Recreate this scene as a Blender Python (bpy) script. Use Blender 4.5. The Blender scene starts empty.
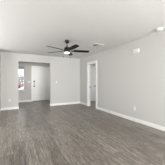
import bpy, bmesh, math, random
from mathutils import Vector, Matrix

random.seed(4)
S = bpy.context.scene
C = S.collection
PI = math.pi

# ------------------------------------------------------------------ camera, sky, lights, exposure
CAM_H, H = 1.21, 2.44
cam_d = bpy.data.cameras.new('camera')
cam_d.sensor_width = 36
cam_d.lens = 130 / 165 * 36
cam_d.shift_y = -1.2 / 165
cam_d.clip_start = 0.02
cam = bpy.data.objects.new('camera', cam_d)
C.objects.link(cam)
cam.location = (0, 0, CAM_H)
cam.rotation_euler = (PI / 2, 0, -math.radians(28.13))
S.camera = cam

w = bpy.data.worlds.new('sky')
S.world = w
w.use_nodes = True
bg = w.node_tree.nodes['Background']
bg.inputs['Color'].default_value = (0.93, 0.96, 1.0, 1)     # bright overcast sky
bg.inputs['Strength'].default_value = 1.3


def area(name, loc, rot, sx, sy, power, col=(1, 1, 1)):
    l = bpy.data.lights.new(name, 'AREA')
    l.shape = 'RECTANGLE'
    l.size, l.size_y = sx, sy
    l.energy = power
    l.color = col
    o = bpy.data.objects.new(name, l)
    C.objects.link(o)
    o.location = loc
    o.rotation_euler = rot
    return o


# daylight by the rear window; the other lamps are unseen fills added for brightness
area('daylight_rear_window', (2.0, -2.93, 1.35), (PI / 2 + .08, 0, .2), 2.5, 1.5, 195, (1, .998, .99))
area('foyer_fill_light', (1.45, 7.1, 2.40), (0, 0, 0), .3, .3, 6, (1, .98, .95))  # unseen fill with no fixture, added to brighten the foyer
area('left_fill_light', (-2.92, 3.6, 1.4), (PI / 2 + 1.35, 0, -PI / 2), 3.6, 1.5, 122, (1, .998, .99))  # unseen, tilted up; added to brighten the ceiling and right wall
area('bedroom_fill_light', (6.13, 5.2, 1.4), (PI / 2, 0, PI / 2), 1.2, 1.2, 13, (1, .985, .96))  # unseen lamp, added to light the side room

vs = S.view_settings
S.display_settings.display_device = 'sRGB'
vs.view_transform = 'Standard'
vs.look = 'None'
vs.gamma = 1
vs.use_curve_mapping = False
vs.exposure = 1.13


# ------------------------------------------------------------------ materials
def mat(name, col, rough=.6, metal=0.0, bump=0.0, bscale=120, emit=None, spec=.5):
    m = bpy.data.materials.new(name)
    m.use_nodes = True
    nt = m.node_tree
    p = nt.nodes['Principled BSDF']
    p.inputs['Base Color'].default_value = (*col, 1)
    p.inputs['Roughness'].default_value = rough
    p.inputs['Metallic'].default_value = metal
    p.inputs['Specular IOR Level'].default_value = spec
    if emit:
        p.inputs['Emission Color'].default_value = (*emit[:3], 1)
        p.inputs['Emission Strength'].default_value = emit[3]
    tc = nt.nodes.new('ShaderNodeTexCoord')
    no = nt.nodes.new('ShaderNodeTexNoise')
    no.inputs['Scale'].default_value = bscale
    no.inputs['Detail'].default_value = 3
    nt.links.new(tc.outputs['Object'], no.inputs['Vector'])
    mx = nt.nodes.new('ShaderNodeMixRGB')
    mx.inputs['Color1'].default_value = (*[c * .985 for c in col], 1)
    mx.inputs['Color2'].default_value = (*[min(1, c * 1.015) for c in col], 1)
    nt.links.new(no.outputs['Fac'], mx.inputs['Fac'])
    nt.links.new(mx.outputs['Color'], p.inputs['Base Color'])
    if bump:
        b = nt.nodes.new('ShaderNodeBump')
        b.inputs['Strength'].default_value = bump
        b.inputs['Distance'].default_value = .003
        nt.links.new(no.outputs['Fac'], b.inputs['Height'])
        nt.links.new(b.outputs['Normal'], p.inputs['Normal'])
    return m


def glass_mat():
    m = bpy.data.materials.new('clear_glass')
    m.use_nodes = True
    nt = m.node_tree
    nt.nodes.remove(nt.nodes['Principled BSDF'])
    out = nt.nodes['Material Output']
    t = nt.nodes.new('ShaderNodeBsdfTransparent')
    g = nt.nodes.new('ShaderNodeBsdfGlossy')
    g.inputs['Roughness'].default_value = .03
    fr = nt.nodes.new('ShaderNodeFresnel')
    fr.inputs['IOR'].default_value = 1.1
    mx = nt.nodes.new('ShaderNodeMixShader')
    nt.links.new(fr.outputs[0], mx.inputs[0])
    nt.links.new(t.outputs[0], mx.inputs[1])
    nt.links.new(g.outputs[0], mx.inputs[2])
    nt.links.new(mx.outputs[0], out.inputs['Surface'])
    return m


def plank_mat():
    m = bpy.data.materials.new('vinyl_plank')
    m.use_nodes = True
    nt = m.node_tree
    N, L = nt.nodes.new, nt.links.new
    p = nt.nodes['Principled BSDF']
    tc = N('ShaderNodeTexCoord')
    mp = N('ShaderNodeMapping')
    mp.inputs['Rotation'].default_value = (0, 0, PI / 2)
    L(tc.outputs['Object'], mp.inputs['Vector'])
    br = N('ShaderNodeTexBrick')
    br.offset = .37
    br.inputs['Scale'].default_value = 1
    br.inputs['Brick Width'].default_value = 1.22
    br.inputs['Row Height'].default_value = .18
    br.inputs['Mortar Size'].default_value = .0022
    br.inputs['Mortar Smooth'].default_value = .2
    br.inputs['Color1'].default_value = (.0, .0, .0, 1)
    br.inputs['Color2'].default_value = (1, 1, 1, 1)
    br.inputs['Mortar'].default_value = (.5, .5, .5, 1)
    L(mp.outputs['Vector'], br.inputs['Vector'])
    # plank tone
    r1 = N('ShaderNodeMixRGB')
    r1.inputs['Color1'].default_value = (*PLANK_A, 1)
    r1.inputs['Color2'].default_value = (*PLANK_B, 1)
    L(br.outputs['Color'], r1.inputs['Fac'])
    # long grain, shifted from plank to plank
    sh = N('ShaderNodeVectorMath'); sh.operation = 'MULTIPLY_ADD'
    sh.inputs[1].default_value = (3.1, 7.7, 5.3)
    L(br.outputs['Color'], sh.inputs[0])
    mp2 = N('ShaderNodeMapping')
    mp2.inputs['Scale'].default_value = (3.0, 32, 1)
    L(mp.outputs['Vector'], mp2.inputs['Vector'])
    L(mp2.outputs['Vector'], sh.inputs[2])
    no = N('ShaderNodeTexNoise')
    no.inputs['Scale'].default_value = 1.0
    no.inputs['Detail'].default_value = 6
    no.inputs['Roughness'].default_value = .65
    L(sh.outputs[0], no.inputs['Vector'])
    rp = N('ShaderNodeValToRGB')
    rp.color_ramp.elements[0].position = .33
    rp.color_ramp.elements[0].color = (.45, .44, .43, 1)
    rp.color_ramp.elements[1].position = .68
    rp.color_ramp.elements[1].color = (1.5, 1.5, 1.5, 1)
    L(no.outputs['Fac'], rp.inputs['Fac'])
    # short dark flecks in the printed grain
    mp3 = N('ShaderNodeMapping')
    mp3.inputs['Scale'].default_value = (9, 70, 1)
    L(mp.outputs['Vector'], mp3.inputs['Vector'])
    n2 = N('ShaderNodeTexNoise')
    n2.inputs['Scale'].default_value = 1
    n2.inputs['Detail'].default_value = 2
    L(mp3.outputs['Vector'], n2.inputs['Vector'])
    r2 = N('ShaderNodeValToRGB')
    r2.color_ramp.elements[0].position = .36
    r2.color_ramp.elements[0].color = (.55, .55, .55, 1)
    r2.color_ramp.elements[1].position = .56
    r2.color_ramp.elements[1].color = (1.1, 1.1, 1.1, 1)
    L(n2.outputs['Fac'], r2.inputs['Fac'])
    fl = N('ShaderNodeMixRGB'); fl.blend_type = 'MULTIPLY'
    fl.inputs['Fac'].default_value = 1
    L(rp.outputs['Color'], fl.inputs['Color1'])
    L(r2.outputs['Color'], fl.inputs['Color2'])
    mu = N('ShaderNodeMixRGB'); mu.blend_type = 'MULTIPLY'
    mu.inputs['Fac'].default_value = 1
    L(r1.outputs['Color'], mu.inputs['Color1'])
    L(fl.outputs['Color'], mu.inputs['Color2'])
    jo = N('ShaderNodeMixRGB')
    jo.inputs['Color2'].default_value = (.045, .04, .036, 1)
    L(br.outputs['Fac'], jo.inputs['Fac'])
    L(mu.outputs['Color'], jo.inputs['Color1'])
    L(jo.outputs['Color'], p.inputs['Base Color'])
    p.inputs['Roughness'].default_value = .34
    p.inputs['Specular IOR Level'].default_value = .45
    b = N('ShaderNodeBump')
    b.inputs['Strength'].default_value = .15
    b.inputs['Distance'].default_value = .002
    L(no.outputs['Fac'], b.inputs['Height'])
    L(b.outputs['Normal'], p.inputs['Normal'])
    return m


PLANK_A, PLANK_B = (.146, .126, .109), (.222, .198, .173)
M = {
    'wall': mat('greige_wall_paint', (.56, .551, .533), .85, bump=.15, bscale=90),
    'ceil': mat('white_ceiling_paint', (.71, .707, .695), .9, bump=.25, bscale=70),
    'trim': mat('white_trim_enamel', (.84, .835, .82), .4),
    'door': mat('white_door_enamel', (.82, .815, .80), .4),
    'floor': plank_mat(),
    'black': mat('matte_black_metal', (.012, .012, .012), .5, .2),
    'blade': mat('dark_espresso_blade', (.014, .012, .011), .65, spec=.15),
    'steel': mat('satin_nickel', (.42, .41, .40), .35, .9),
    'plate': mat('white_plastic', (.74, .735, .72), .35),
    'slot': mat('dark_slot', (.10, .10, .10), .7),
    'duct_shade': mat('painted_duct_shade', (.035, .035, .035), .6, .3),  # dark colour standing for the shade inside the vent
    'lamp': mat('frosted_lamp_glass', (.9, .88, .84), .4, emit=(1, .95, .86, 1.6)),
    'vinyl': mat('white_window_vinyl', (.78, .78, .77), .4),
    'blind': mat('off_white_blind', (.45, .44, .43), .6),
    'glass': glass_mat(),
    'concrete': mat('pale_concrete', (.48, .475, .465), .9, bump=.2, bscale=30),
    'red': mat('red_car_paint', (.33, .13, .13), .3),
    'carglass': mat('dark_car_glass', (.10, .105, .11), .15),
    'tyre': mat('black_rubber', (.05, .05, .05), .8),
    'lampred': mat('red_tail_lens', (.5, .02, .02), .25),
    'bead': mat('brown_wood_fob', (.16, .09, .06), .5),
    'siding': mat('pale_grey_siding', (.27, .27, .272), .8),
    'shingle': mat('grey_shingle', (.24, .24, .242), .9, bscale=20),
}


# ------------------------------------------------------------------ mesh helpers
def box(bm, a, b):
    x0, y0, z0 = a
    x1, y1, z1 = b
    v = [bm.verts.new(p) for p in ((x0, y0, z0), (x1, y0, z0), (x1, y1, z0), (x0, y1, z0),
                                   (x0, y0, z1), (x1, y0, z1), (x1, y1, z1), (x0, y1, z1))]
    for f in ((3, 2, 1, 0), (4, 5, 6, 7), (0, 1, 5, 4), (1, 2, 6, 5), (2, 3, 7, 6), (3, 0, 4, 7)):
        bm.faces.new([v[i] for i in f])
    return v


def lathe(bm, prof, n=32, mtx=None):
    rings = []
    for r, z in prof:
        rings.append([bm.verts.new((max(r, 1e-4) * math.cos(2 * PI * k / n), max(r, 1e-4) * math.sin(2 * PI * k / n), z)) for k in range(n)])
    for a, b in zip(rings, rings[1:]):
        for k in range(n):
            bm.faces.new((a[k], a[(k + 1) % n], b[(k + 1) % n], b[k]))
    bm.faces.new(list(reversed(rings[0])))
    bm.faces.new(rings[-1])
    if mtx is not None:
        bmesh.ops.transform(bm, matrix=mtx, verts=[v for r in rings for v in r])


def prism(bm, pts, y0, y1):
    """outline pts (x, z) extruded along y"""
    a = [bm.verts.new((x, y0, z)) for x, z in pts]
    b = [bm.verts.new((x, y1, z)) for x, z in pts]
    n = len(pts)
    bm.faces.new(a)
    bm.faces.new(list(reversed(b)))
    for k in range(n):
        bm.faces.new((a[k], b[k], b[(k + 1) % n], a[(k + 1) % n]))


def obj(name, bm, m, parent=None, bevel=0.0, smooth=False):
    bmesh.ops.recalc_face_normals(bm, faces=bm.faces)
    if smooth:
        for f in bm.faces:
            f.smooth = True
        for e in bm.edges:
            if len(e.link_faces) == 2 and e.calc_face_angle(0) > .6:
                e.smooth = False
    me = bpy.data.meshes.new(name)
    bm.to_mesh(me)
    bm.free()
    me.materials.append(M[m])
    o = bpy.data.objects.new(name, me)
    C.objects.link(o)
    if parent is not None:
        o.parent = parent
    if bevel:
        md = o.modifiers.new('bevel', 'BEVEL')
        md.width = bevel
        md.segments = 2
        md.limit_method = 'ANGLE'
    return o


def boxes(*bs):
    bm = bmesh.new()
    for a, b in bs:
        box(bm, a, b)
    return bm


def struct(name, bm, m, bevel=0.0, label=None):
    o = obj(name, bm, m, bevel=bevel)
    o['kind'] = 'structure'
    if label:
        o['label'] = label
    return o


def empty(name, loc, rot=(0, 0, 0)):
    o = bpy.data.objects.new(name, None)
    o.empty_display_size = .05
    C.objects.link(o)
    o.location = loc
    o.rotation_euler = rot
    return o


def thing(name, label, cat, loc, rot=(0, 0, 0), group=None):
    o = empty(name, loc, rot)
    o['label'], o['category'] = label, cat
    if group:
        o['group'] = group
    return o


def sstruct(name, loc, label, rot=(0, 0, 0)):
    o = empty(name, loc, rot)
    o['kind'] = 'structure'
    o['label'] = label
    return o


# ------------------------------------------------------------------ the room shell
XL, XR, YB = -.45, 3.235, 6.355          # left wall, right wall, back wall faces
T = .12
OX0, OX1, OZ = .21, 1.615, 2.095         # opening to the foyer
FY = 8.28                                # foyer's far wall
FXR = 2.20
DX0, DX1, DZ = 1.06, 1.97, 2.03          # entry door
WX0, WX1, WZ0, WZ1 = -.36, .60, .69, 2.07   # foyer window
BD0, BD1 = 4.79, 5.46                    # bedroom doorway (y)
KX, RY, KY = -3.0, -3.0, 5.8             # added light bay's side wall, rear wall, bay end of left wall
BX, BY0, BY1 = 6.2, 3.6, 6.62            # bedroom

struct('floor', boxes(((KX - .2, RY - .2, -.1), (BX + .2, FY + .15, 0))), 'floor')
struct('ceiling', boxes(((KX - .2, RY - .2, H), (BX + .2, FY + .15, H + .12))), 'ceil')

struct('wall_back', boxes(((XL - T, YB, 0), (OX0, YB + T, H)), ((OX1, YB, 0), (XR + T, YB + T, H)),
                          ((OX0, YB, OZ), (OX1, YB + T, H))), 'wall')
struct('wall_left', boxes(((XL - T, KY, 0), (XL, YB, H))), 'wall')
struct('wall_light_bay_end', boxes(((KX, KY, 0), (XL - T, KY + T, H))), 'wall')  # unseen bay at the left, added and sized to let light in
struct('wall_light_bay_side', boxes(((KX - .15, RY - .15, 0), (KX, 1.2, H)), ((KX - .15, 5.4, 0), (KX, KY + T, H)),
                                  ((KX - .15, 1.2, 0), (KX, 5.4, .6)), ((KX - .15, 1.2, 2.2), (KX, 5.4, H))), 'wall')
struct('wall_rear', boxes(((KX, RY - .15, 0), (.5, RY, H)), ((3.1, RY - .15, 0), (XR + T, RY, H)),
                          ((.5, RY - .15, 0), (3.1, RY, .55)), ((.5, RY - .15, 2.15), (3.1, RY, H))), 'wall')
struct('wall_right', boxes(((XR, RY, 0), (XR + T, BD0, H)), ((XR, BD1, 0), (XR + T, YB, H)),
                           ((XR, BD0, DZ), (XR + T, BD1, H))), 'wall')
struct('wall_foyer_left', boxes(((XL - T, YB + T, 0), (XL, FY, H))), 'wall')
struct('wall_foyer_right', boxes(((FXR, YB + T, 0), (FXR + T, FY, H))), 'wall')
struct('wall_foyer_far', boxes(((XL - T, FY, 0), (WX0, FY + .15, H)), ((WX1, FY, 0), (DX0, FY + .15, H)),
                               ((DX1, FY, 0), (FXR + T, FY + .15, H)), ((WX0, FY, 0), (WX1, FY + .15, WZ0)),
                               ((WX0, FY, WZ1), (WX1, FY + .15, H)), ((DX0, FY, DZ), (DX1, FY + .15, H))), 'wall')
FD0, FD1 = 3.79, 4.49                    # door in the bedroom's far wall
struct('wall_bedroom_far', boxes(((XR + T, BY1, 0), (FD0, BY1 + T, H)), ((FD1, BY1, 0), (BX, BY1 + T, H)),
                                 ((FD0, BY1, DZ), (FD1, BY1 + T, H))), 'wall')
struct('wall_bedroom_near', boxes(((XR + T, BY0 - T, 0), (BX, BY0, H))), 'wall')
struct('wall_bedroom_side', boxes(((BX, BY0 - T, 0), (BX + .15, 4.5, H)), ((BX, 5.9, 0), (BX + .15, BY1 + T, H)),
                                  ((BX, 4.5, 0), (BX + .15, 5.9, .6)), ((BX, 4.5, 2.1), (BX + .15, 5.9, H))), 'wall')
struct('wall_closet', boxes(((3.7, BY1 + .9, 0), (5.0, BY1 + 1.0, H)), ((3.6, BY1 + T, 0), (3.7, BY1 + 1.0, H)),
                            ((5.0, BY1 + T, 0), (5.1, BY1 + 1.0, H))), 'wall')

# baseboards
BH, BT = .105, .014


def base(name, *segs):
    struct(name, boxes(*[((min(a[0], b[0]), min(a[1], b[1]), 0), (max(a[0], b[0]), max(a[1], b[1]), BH)) for a, b in segs]),
           'trim', bevel=.004)


CW, CT = .095, .018     # casing width, thickness
base('baseboard_back', ((XL, YB - BT), (OX0 + BT, YB)), ((OX0, YB), (OX0 + BT, YB + T)),
     ((OX1 - BT, YB - BT), (XR, YB)), ((OX1 - BT, YB), (OX1, YB + T)))
base('baseboard_left', ((XL, KY), (XL + BT, YB - BT)))
base('baseboard_right', ((XR - BT, RY), (XR, BD0 - CW)), ((XR - BT, BD1 + CW), (XR, YB - BT)))
base('baseboard_foyer', ((XL, FY - BT), (DX0 - CW, FY)), ((DX1 + CW, FY - BT), (FXR, FY)),
     ((FXR - BT, YB + T), (FXR, FY - BT)), ((XL, YB + T), (XL + BT, FY - BT)))
base('baseboard_rear', ((KX, RY), (XR - BT, RY + BT)))
base('baseboard_light_bay', ((KX, RY + BT), (KX + BT, KY)), ((KX + BT, KY - BT), (XL, KY)))  # skirting of the added, unseen light bay
base('baseboard_bedroom', ((FD1 + CW, BY1 - BT), (BX, BY1)), ((XR + T, BY1 - BT), (FD0 - CW, BY1)))


# doors ---------------------------------------------------------------
def casing_bm_y(x, nx, y0, y1, z):
    """casing on a wall of constant x, sticking out along nx"""
    a, b = sorted((x, x + nx * CT))
    return boxes(((a, y0 - CW, 0), (b, y0, z + CW)), ((a, y1, 0), (b, y1 + CW, z + CW)), ((a, y0, z), (b, y1, z + CW)))


def casing_bm_x(y, ny, x0, x1, z):
    a, b = sorted((y, y + ny * CT))
    return boxes(((x0 - CW, a, 0), (x0, b, z + CW)), ((x1, a, 0), (x1 + CW, b, z + CW)), ((x0, a, z), (x1, b, z + CW)))


def knob_bm(mtx):
    bm = bmesh.new()
    lathe(bm, [(.044, 0), (.044, .006), (.013, .010), (.012, .030), (.024, .036), (.029, .048), (.026, .060), (.012, .066)], 20, mtx)
    return bm


def leaf_bm(wd, ht, th, split, yf):
    """flat slab in xz (front at y=0 facing -y) with two recessed panels on each face"""
    bm = boxes(((0, 0, 0), (wd, th, ht)))
    return bm


def panels_bm(wd, ht, y, ny):
    """raised moulding rings and fields of a two panel door, on the face y, facing ny"""
    bm = bmesh.new()
    for z0, z1 in ((.22, .86), (1.02, ht - .13)):
        x0, x1 = .125, wd - .125
        a, b = sorted((y, y + ny * .009))
        m = .022
        box(bm, (x0, a, z0), (x1, b, z0 + m)); box(bm, (x0, a, z1 - m), (x1, b, z1))
        box(bm, (x0, a, z0 + m), (x0 + m, b, z1 - m)); box(bm, (x1 - m, a, z0 + m), (x1, b, z1 - m))
    return bm


# entry door
d = sstruct('door_1', (DX0, FY, 0), 'closed white two-panel entry door with black lockset')
wd = DX1 - DX0
obj('door_panel', boxes(((.006, .03, .022), (wd - .006, .074, DZ - .006))), 'door', d, .003)
obj('panel_moulding', panels_bm(wd, DZ, .03, -1), 'door', d, .003)
obj('threshold', boxes(((0, -.01, 0), (wd, .14, .02))), 'black', d)
obj('door_casing', casing_bm_x(0, -1, 0, wd, DZ), 'trim', d, .004)
obj('door_jamb', boxes(((0, 0, .02), (.005, .15, DZ)), ((wd - .005, 0, .02), (wd, .15, DZ)), ((0, 0, DZ - .005), (wd, .15, DZ)),
                       ((.005, .076, .02), (.02, .09, DZ - .005)), ((wd - .02, .076, .02), (wd - .005, .09, DZ - .005))), 'trim', d)
OUT = Matrix.Rotation(PI / 2, 4, 'X')    # lathe axis z -> -y
k = obj('door_knob', knob_bm(Matrix.Translation((.07, .03, .915)) @ OUT), 'black', d, smooth=True)
k['label'] = 'round black door knob'
bm = bmesh.new()
lathe(bm, [(.044, 0), (.044, .010), (.034, .016), (.010, .018)], 20, Matrix.Translation((.07, .03, 1.20)) @ OUT)
box(bm, (.064, -.005, 1.180), (.076, .013, 1.220))
k = obj('deadbolt', bm, 'black', d, smooth=True); k['label'] = 'black deadbolt with thumb turn'
bm = bmesh.new()
lathe(bm, [(.028, 0), (.028, .008), (.010, .012)], 20, Matrix.Translation((.07, .03, 1.05)) @ OUT)
k = obj('privacy_lock', bm, 'black', d, smooth=True); k['label'] = 'small black lock between deadbolt and knob'
for z in (.25, 1.02, 1.80):
    obj('hinge', boxes(((wd - .012, .018, z - .045), (wd - .002, .031, z + .045))), 'steel', d)

# doorway of the side room: casing, jamb lining, open leaf swung back inside
d = sstruct('door_2', (XR, BD0, 0), 'white cased doorway in the right wall opening to a side room')
wy = BD1 - BD0
obj('door_casing', casing_bm_y(0, -1, 0, wy, DZ), 'trim', d, .004)
obj('inner_casing', casing_bm_y(T, 1, 0, wy, DZ), 'trim', d, .004)
obj('door_jamb', boxes(((0, 0, 0), (T, .012, DZ)), ((0, wy - .012, 0), (T, wy, DZ)), ((0, .012, DZ - .012), (T, wy - .012, DZ)),
                       ((.045, .012, 0), (.075, .022, DZ - .012)), ((.045, wy - .022, 0), (.075, wy - .012, DZ - .012))), 'trim', d)
s = obj('strike_plate', boxes(((.083, wy - .0145, .885), (.113, wy - .012, .965))), 'black', d); s['label'] = 'black strike plate'
lf = obj('door_panel', boxes(((T + .02, -.030, .012), (T + .02 + wy - .03, .005, DZ - .016))), 'door', d, .003)
obj('door_knob', knob_bm(Matrix.Translation((T + .02 + wy - .09, .005, .93)) @ Matrix.Rotation(-PI / 2, 4, 'X')), 'black', lf, smooth=True)

# closed door in the far wall of the side room
d = sstruct('door_3', (FD0, BY1, 0), 'closed white door glimpsed through the cased doorway')
wd = FD1 - FD0
obj('door_panel', boxes(((.005, .02, .010), (wd - .005, .055, DZ - .005))), 'door', d, .003)
obj('panel_moulding', panels_bm(wd, DZ, .02, -1), 'door', d, .003)
obj('door_casing', casing_bm_x(0, -1, 0, wd, DZ), 'trim', d, .004)
obj('door_knob', knob_bm(Matrix.Translation((wd - .065, .02, .92)) @ OUT), 'black', d, smooth=True)


# windows -------------------------------------------------------------
def window(name, loc, rz, wd, ht, th, label, blind=0.0):
    """local: x along the wall, +y out of the room, z up from the sill; y=0 is the inner wall face"""
    r = sstruct(name, loc, label, (0, 0, rz))
    f = .045
    fr = obj('window_frame', boxes(((0, .07, 0), (f, .13, ht)), ((wd - f, .07, 0), (wd, .13, ht)),
                                   ((f, .07, 0), (wd - f, .13, f)), ((f, .07, ht - f), (wd - f, .13, ht))), 'vinyl', r, .003)
    obj('meeting_rail', boxes(((f, .08, ht / 2 - .018), (wd - f, .12, ht / 2 + .018))), 'vinyl', fr)
    obj('pane', boxes(((f, .098, f), (wd - f, .102, ht / 2 - .018)), ((f, .098, ht / 2 + .018), (wd - f, .102, ht - f))), 'glass', fr)
    obj('window_sill', boxes(((-.03, -.035, -.02), (wd + .03, .07, .0))), 'trim', r, .004)
    if blind:
        bm = bmesh.new()
        box(bm, (.015, .01, ht - .05), (wd - .015, .065, ht - .004))
        n = int((blind - .05) / .011)
        for i in range(n):
            z = ht - .05 - (i + 1) * .011
            box(bm, (.02, .013, z + .002), (wd - .02, .062, z + .0085))
        b = obj('raised_blind', bm, 'blind', r)
        b['label'] = 'white slatted blind drawn up to the window head'
    return r


window('window_1', (WX0, FY, WZ0), 0, WX1 - WX0, WZ1 - WZ0, .15, 'foyer window beside the entry door with raised blind', .17)
window('window_2', (3.1, RY, .55), PI, 2.6, 1.6, .15, 'rear window')
window('window_3', (KX, 1.2, .6), PI / 2, 4.2, 1.6, .15, 'unseen window added at left to bring in light')  # out of view, put in for the left fill
window('window_4', (BX, 5.9, .6), -PI / 2, 1.4, 1.5, .15, 'unseen side room window added for light')  # out of view, put in for the side room's fill

# ------------------------------------------------------------------ ceiling fan
FX, FYY, HZ = 1.43, 3.66, 2.13
fan = thing('ceiling_fan', 'dark five-blade ceiling fan with lit round lamp hanging from the ceiling', 'ceiling fan', (FX, FYY, 0))
bm = bmesh.new()
lathe(bm, [(.062, H), (.066, H - .03), (.060, H - .07), (.030, H - .092), (.016, H - .095)], 32)
obj('canopy', bm, 'black', fan, smooth=True)
bm = bmesh.new()
lathe(bm, [(.0125, H - .09), (.0125, HZ + .10)], 16)
obj('downrod', bm, 'black', fan, smooth=True)
bm = bmesh.new()
lathe(bm, [(.024, HZ + .125), (.030, HZ + .105), (.066, HZ + .095), (.084, HZ + .075), (.088, HZ + .03), (.094, HZ + .022),
           (.094, HZ - .022), (.080, HZ - .034), (.060, HZ - .036)], 40)
mo = obj('motor_housing', bm, 'black', fan, smooth=True)
bm = bmesh.new()
lathe(bm, [(.080, HZ - .032), (.080, HZ - .055), (.068, HZ - .055)], 40)
obj('lamp_collar', bm, 'black', fan, smooth=True)
bm = bmesh.new()
lathe(bm, [(.072, HZ - .050), (.073, HZ - .066), (.068, HZ - .077), (.05, HZ - .086), (.02, HZ - .089)], 40)
o = obj('lamp_shade', bm, 'lamp', fan, smooth=True)
o['label'] = 'glowing frosted glass lamp shade'


def blade_bm():
    bm = bmesh.new()
    top, bot = [], []
    prof = [(.195, .050), (.21, .063), (.32, .068), (.48, .068), (.62, .064), (.668, .058), (.684, .044)]
    pts = [(x, h) for x, h in prof] + [(x, -h) for x, h in reversed(prof)]
    for x, y in pts:
        top.append(bm.verts.new((x, y, .004)))
        bot.append(bm.verts.new((x, y, -.004)))
    bm.faces.new(top); bm.faces.new(list(reversed(bot)))
    n = len(pts)
    for i in range(n):
        bm.faces.new((top[i], bot[i], bot[(i + 1) % n], top[(i + 1) % n]))
    bmesh.ops.rotate(bm, matrix=Matrix.Rotation(math.radians(BLADE_PITCH), 3, 'X'), verts=bm.verts)
    return bm


def iron_bm():
    bm = bmesh.new()
    box(bm, (.075, -.016, -.012), (.15, .016, -.004))
    box(bm, (.14, -.034, -.012), (.245, .034, -.0045))
    for x, y in ((.18, .02), (.18, -.02), (.225, 0)):
        lathe(bm, [(.006, -.0165), (.006, -.012)], 8, Matrix.Translation((x, y, 0)))
    vs_ = [v for v in bm.verts if v.co.x > .12]
    bmesh.ops.rotate(bm, matrix=Matrix.Rotation(math.radians(BLADE_PITCH), 3, 'X'), verts=vs_)
    return bm


BLADE_PITCH = -12
b0 = i0 = None
for kk in range(5):
    ang = math.radians(12 + 72 * kk - 28.13)
    if b0 is None:
        b0 = obj('blade', blade_bm(), 'blade', fan)
        i0 = obj('blade_bracket', iron_bm(), 'black', b0)
        bl = b0
    else:
        bl = b0.copy(); C.objects.link(bl); bl.parent = fan
        ir = i0.copy(); C.objects.link(ir); ir.parent = bl
    bl.location = (0, 0, HZ)
    bl.rotation_euler = (0, 0, ang)
# pull chains with little fobs
for sgn, ln in ((-1, .135), (1, .155)):
    a = -math.radians(28.13)
    px_, py_ = sgn * .100 * math.cos(a), sgn * .100 * math.sin(a)
    bm = bmesh.new()
    box(bm, (min(px_, px_ * .85) - .002, min(py_, py_ * .85) - .002, HZ - .034), (max(px_, px_ * .85) + .002, max(py_, py_ * .85) + .002, HZ - .026))
    lathe(bm, [(.0016, HZ - .03 - ln), (.0016, HZ - .026)], 6, Matrix.Translation((px_, py_, 0)))
    ch = obj('pull_chain', bm, 'steel', fan)
    bm = bmesh.new()
    z = HZ - .03 - ln
    lathe(bm, [(.003, z + .002), (.009, z - .010), (.011, z - .024), (.007, z - .036), (.002, z - .040)], 12, Matrix.Translation((px_, py_, 0)))
    obj('chain_fob', bm, 'bead', ch, smooth=True)
# ------------------------------------------------------------------ ceiling vent
v = thing('ceiling_vent', 'square white louvred air vent set in the ceiling right of the fan', 'vent', (2.53, 3.68, H))
W2, I2 = .18, .14
obj('vent_frame', boxes(((-W2, -W2, -.014), (W2, -I2, 0)), ((-W2, I2, -.014), (W2, W2, 0)),
                        ((-W2, -I2, -.014), (-I2, I2, 0)), ((I2, -I2, -.014), (W2, I2, 0))), 'plate', v, .003)
obj('duct_shade_sheet', boxes(((-I2, -I2, -.0015), (I2, I2, -.0005))), 'duct_shade', v)  # flat dark sheet; the recess behind is only shade put in as colour
bm = bmesh.new()
for i in range(10):
    x = -I2 + .014 + i * .028
    vv = box(bm, (x - .011, -I2, -.001), (x + .011, I2, .001))
    bmesh.ops.rotate(bm, cent=(x, 0, 0), matrix=Matrix.Rotation(math.radians(-32 if i < 5 else 35), 3, 'Y'), verts=vv)
    bmesh.ops.translate(bm, vec=(0, 0, -.0088), verts=vv)
obj('louvres', bm, 'plate', v)

# smoke detector on the ceiling by the right wall
s = thing('smoke_detector', 'round white smoke detector on the ceiling close to the right wall', 'smoke detector', (3.02, 1.83, H))
bm = bmesh.new()
lathe(bm, [(.078, 0), (.078, -.012), (.070, -.014)], 36)
obj('mounting_plate', bm, 'plate', s, smooth=True)
bm = bmesh.new()
lathe(bm, [(.068, -.013), (.070, -.030), (.060, -.044), (.030, -.050), (.01, -.0505)], 36)
obj('cover', bm, 'plate', s, smooth=True)
bm = bmesh.new()
lathe(bm, [(.012, -.049), (.011, -.054), (.004, -.055)], 16)
obj('test_button', bm, 'plate', s, smooth=True)

# door chime high on the right wall
c = thing('door_chime', 'small white plastic chime box mounted high on the right wall', 'door chime', (XR, 2.65, 2.11))
obj('back_plate', boxes(((-.012, -.105, -.058), (0, .105, .058))), 'plate', c, .004)
obj('cover', boxes(((-.042, -.10, -.053), (-.012, .10, .053))), 'plate', c, .014)
obj('sound_slots', boxes(*[((-.0426, -.06, -.034 + i * .012), (-.041, .06, -.031 + i * .012)) for i in range(3)]), 'plate', c)


# ------------------------------------------------------------------ outlets and switches
def outlet(label, loc, rz):
    """local: plate in xz facing -y"""
    t = thing('wall_outlet', label, 'outlet', loc, (0, 0, rz), 'wall outlets')
    obj('cover_plate', boxes(((-.036, -.006, -.058), (.036, 0, .058))), 'plate', t, .003)
    for z in (-.021, .021):
        r = obj('receptacle', boxes(((-.017, -.0085, z - .015), (.017, -.006, z + .015))), 'plate', t, .003)
        obj('slots', boxes(((-.008, -.009, z - .003), (-.005, -.0083, z + .007)), ((.005, -.009, z - .003), (.008, -.0083, z + .006)),
                           ((-.002, -.009, z - .011), (.002, -.0083, z - .007))), 'slot', r)
    return t


def switch(label, loc, rz, n=1):
    t = thing('light_switch', label, 'light switch', loc, (0, 0, rz), 'light switches')
    hw = .036 + .023 * (n - 1)
    obj('cover_plate', boxes(((-hw, -.006, -.058), (hw, 0, .058))), 'plate', t, .003)
    for i in range(n):
        x = (i - (n - 1) / 2) * .046
        obj('rocker', boxes(((x - .016, -.010, -.033), (x + .016, -.006, .033))), 'plate', t, .002)
    return t


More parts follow.
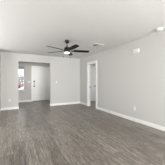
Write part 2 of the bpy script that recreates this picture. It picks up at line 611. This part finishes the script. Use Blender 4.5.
outlet('white wall outlet low on the right wall', (XR, 2.71, .39), -PI / 2)
outlet('white wall outlet low on the back wall left of the foyer opening', (-.13, YB, .40), 0)
switch('white light switch on the back wall just right of the foyer opening', (1.92, YB, 1.17), 0)
switch('white light switch in the foyer between window and entry door', (.84, FY, 1.17), 0, 2)

# ------------------------------------------------------------------ outdoors, seen through the foyer window
struct('ground', boxes(((-40, -30, -.30), (60, 90, -.22))), 'concrete')
car = thing('car', 'red car parked outside beyond the foyer window', 'car', (-.25, 30, -.22))


def car_body():
    bm = bmesh.new()
    low = [(-2.15, .28), (-2.2, .5), (-2.12, .78), (-1.2, .92), (1.3, .95), (2.05, .90), (2.15, .6), (2.1, .28)]
    prism(bm, low, -.86, .86)
    return bm


obj('body', car_body(), 'red', car, .06)
bm = bmesh.new()
prism(bm, [(-1.25, .9), (-.45, 1.42), (.85, 1.44), (1.65, .92)], -.72, .72)
obj('cabin_glass', bm, 'carglass', car, .04)
bm = bmesh.new()
prism(bm, [(-.50, 1.40), (-.42, 1.455), (.82, 1.475), (.92, 1.42)], -.73, .73)
obj('roof', bm, 'red', car, .02)
for sx in (-1.35, 1.3):
    for sy in (-.80, .80):
        bm = bmesh.new()
        lathe(bm, [(.20, -.11), (.31, -.10), (.33, -.06), (.33, .06), (.31, .10), (.20, .11)], 24,
              Matrix.Translation((sx, sy, .33)) @ Matrix.Rotation(PI / 2, 4, 'X'))
        obj('wheel', bm, 'tyre', car, smooth=True)
for sy in (-.62, .62):
    obj('tail_lamp', boxes(((2.06, sy - .16, .68), (2.16, sy + .16, .82))), 'lampred', car)
obj('bumper', boxes(((2.05, -.84, .34), (2.2, .84, .54))), 'plate', car, .03)

hs = thing('house', 'grey house across the street seen through the foyer window', 'house', (3.5, 44, -.22))
obj('wall', boxes(((-9, 0, 0), (9, 9, 2.7))), 'siding', hs)
bm = bmesh.new()
a = [(-9.6, -.6, 2.6), (9.6, -.6, 2.6), (9.6, 9.6, 2.6), (-9.6, 9.6, 2.6), (-5.2, 4.5, 3.6), (5.2, 4.5, 3.6)]
vv = [bm.verts.new(p) for p in a]
for f in ((0, 1, 5, 4), (1, 2, 5), (2, 3, 4, 5), (3, 0, 4), (3, 2, 1, 0)):
    bm.faces.new([vv[i] for i in f])
obj('roof', bm, 'shingle', hs)
for x in (-6, 5):
    wf = obj('window', boxes(((x - .8, -.05, .9), (x + .8, 0, 2.2))), 'vinyl', hs)
    obj('pane', boxes(((x - .72, -.06, .98), (x + .72, -.05, 2.12))), 'carglass', wf)
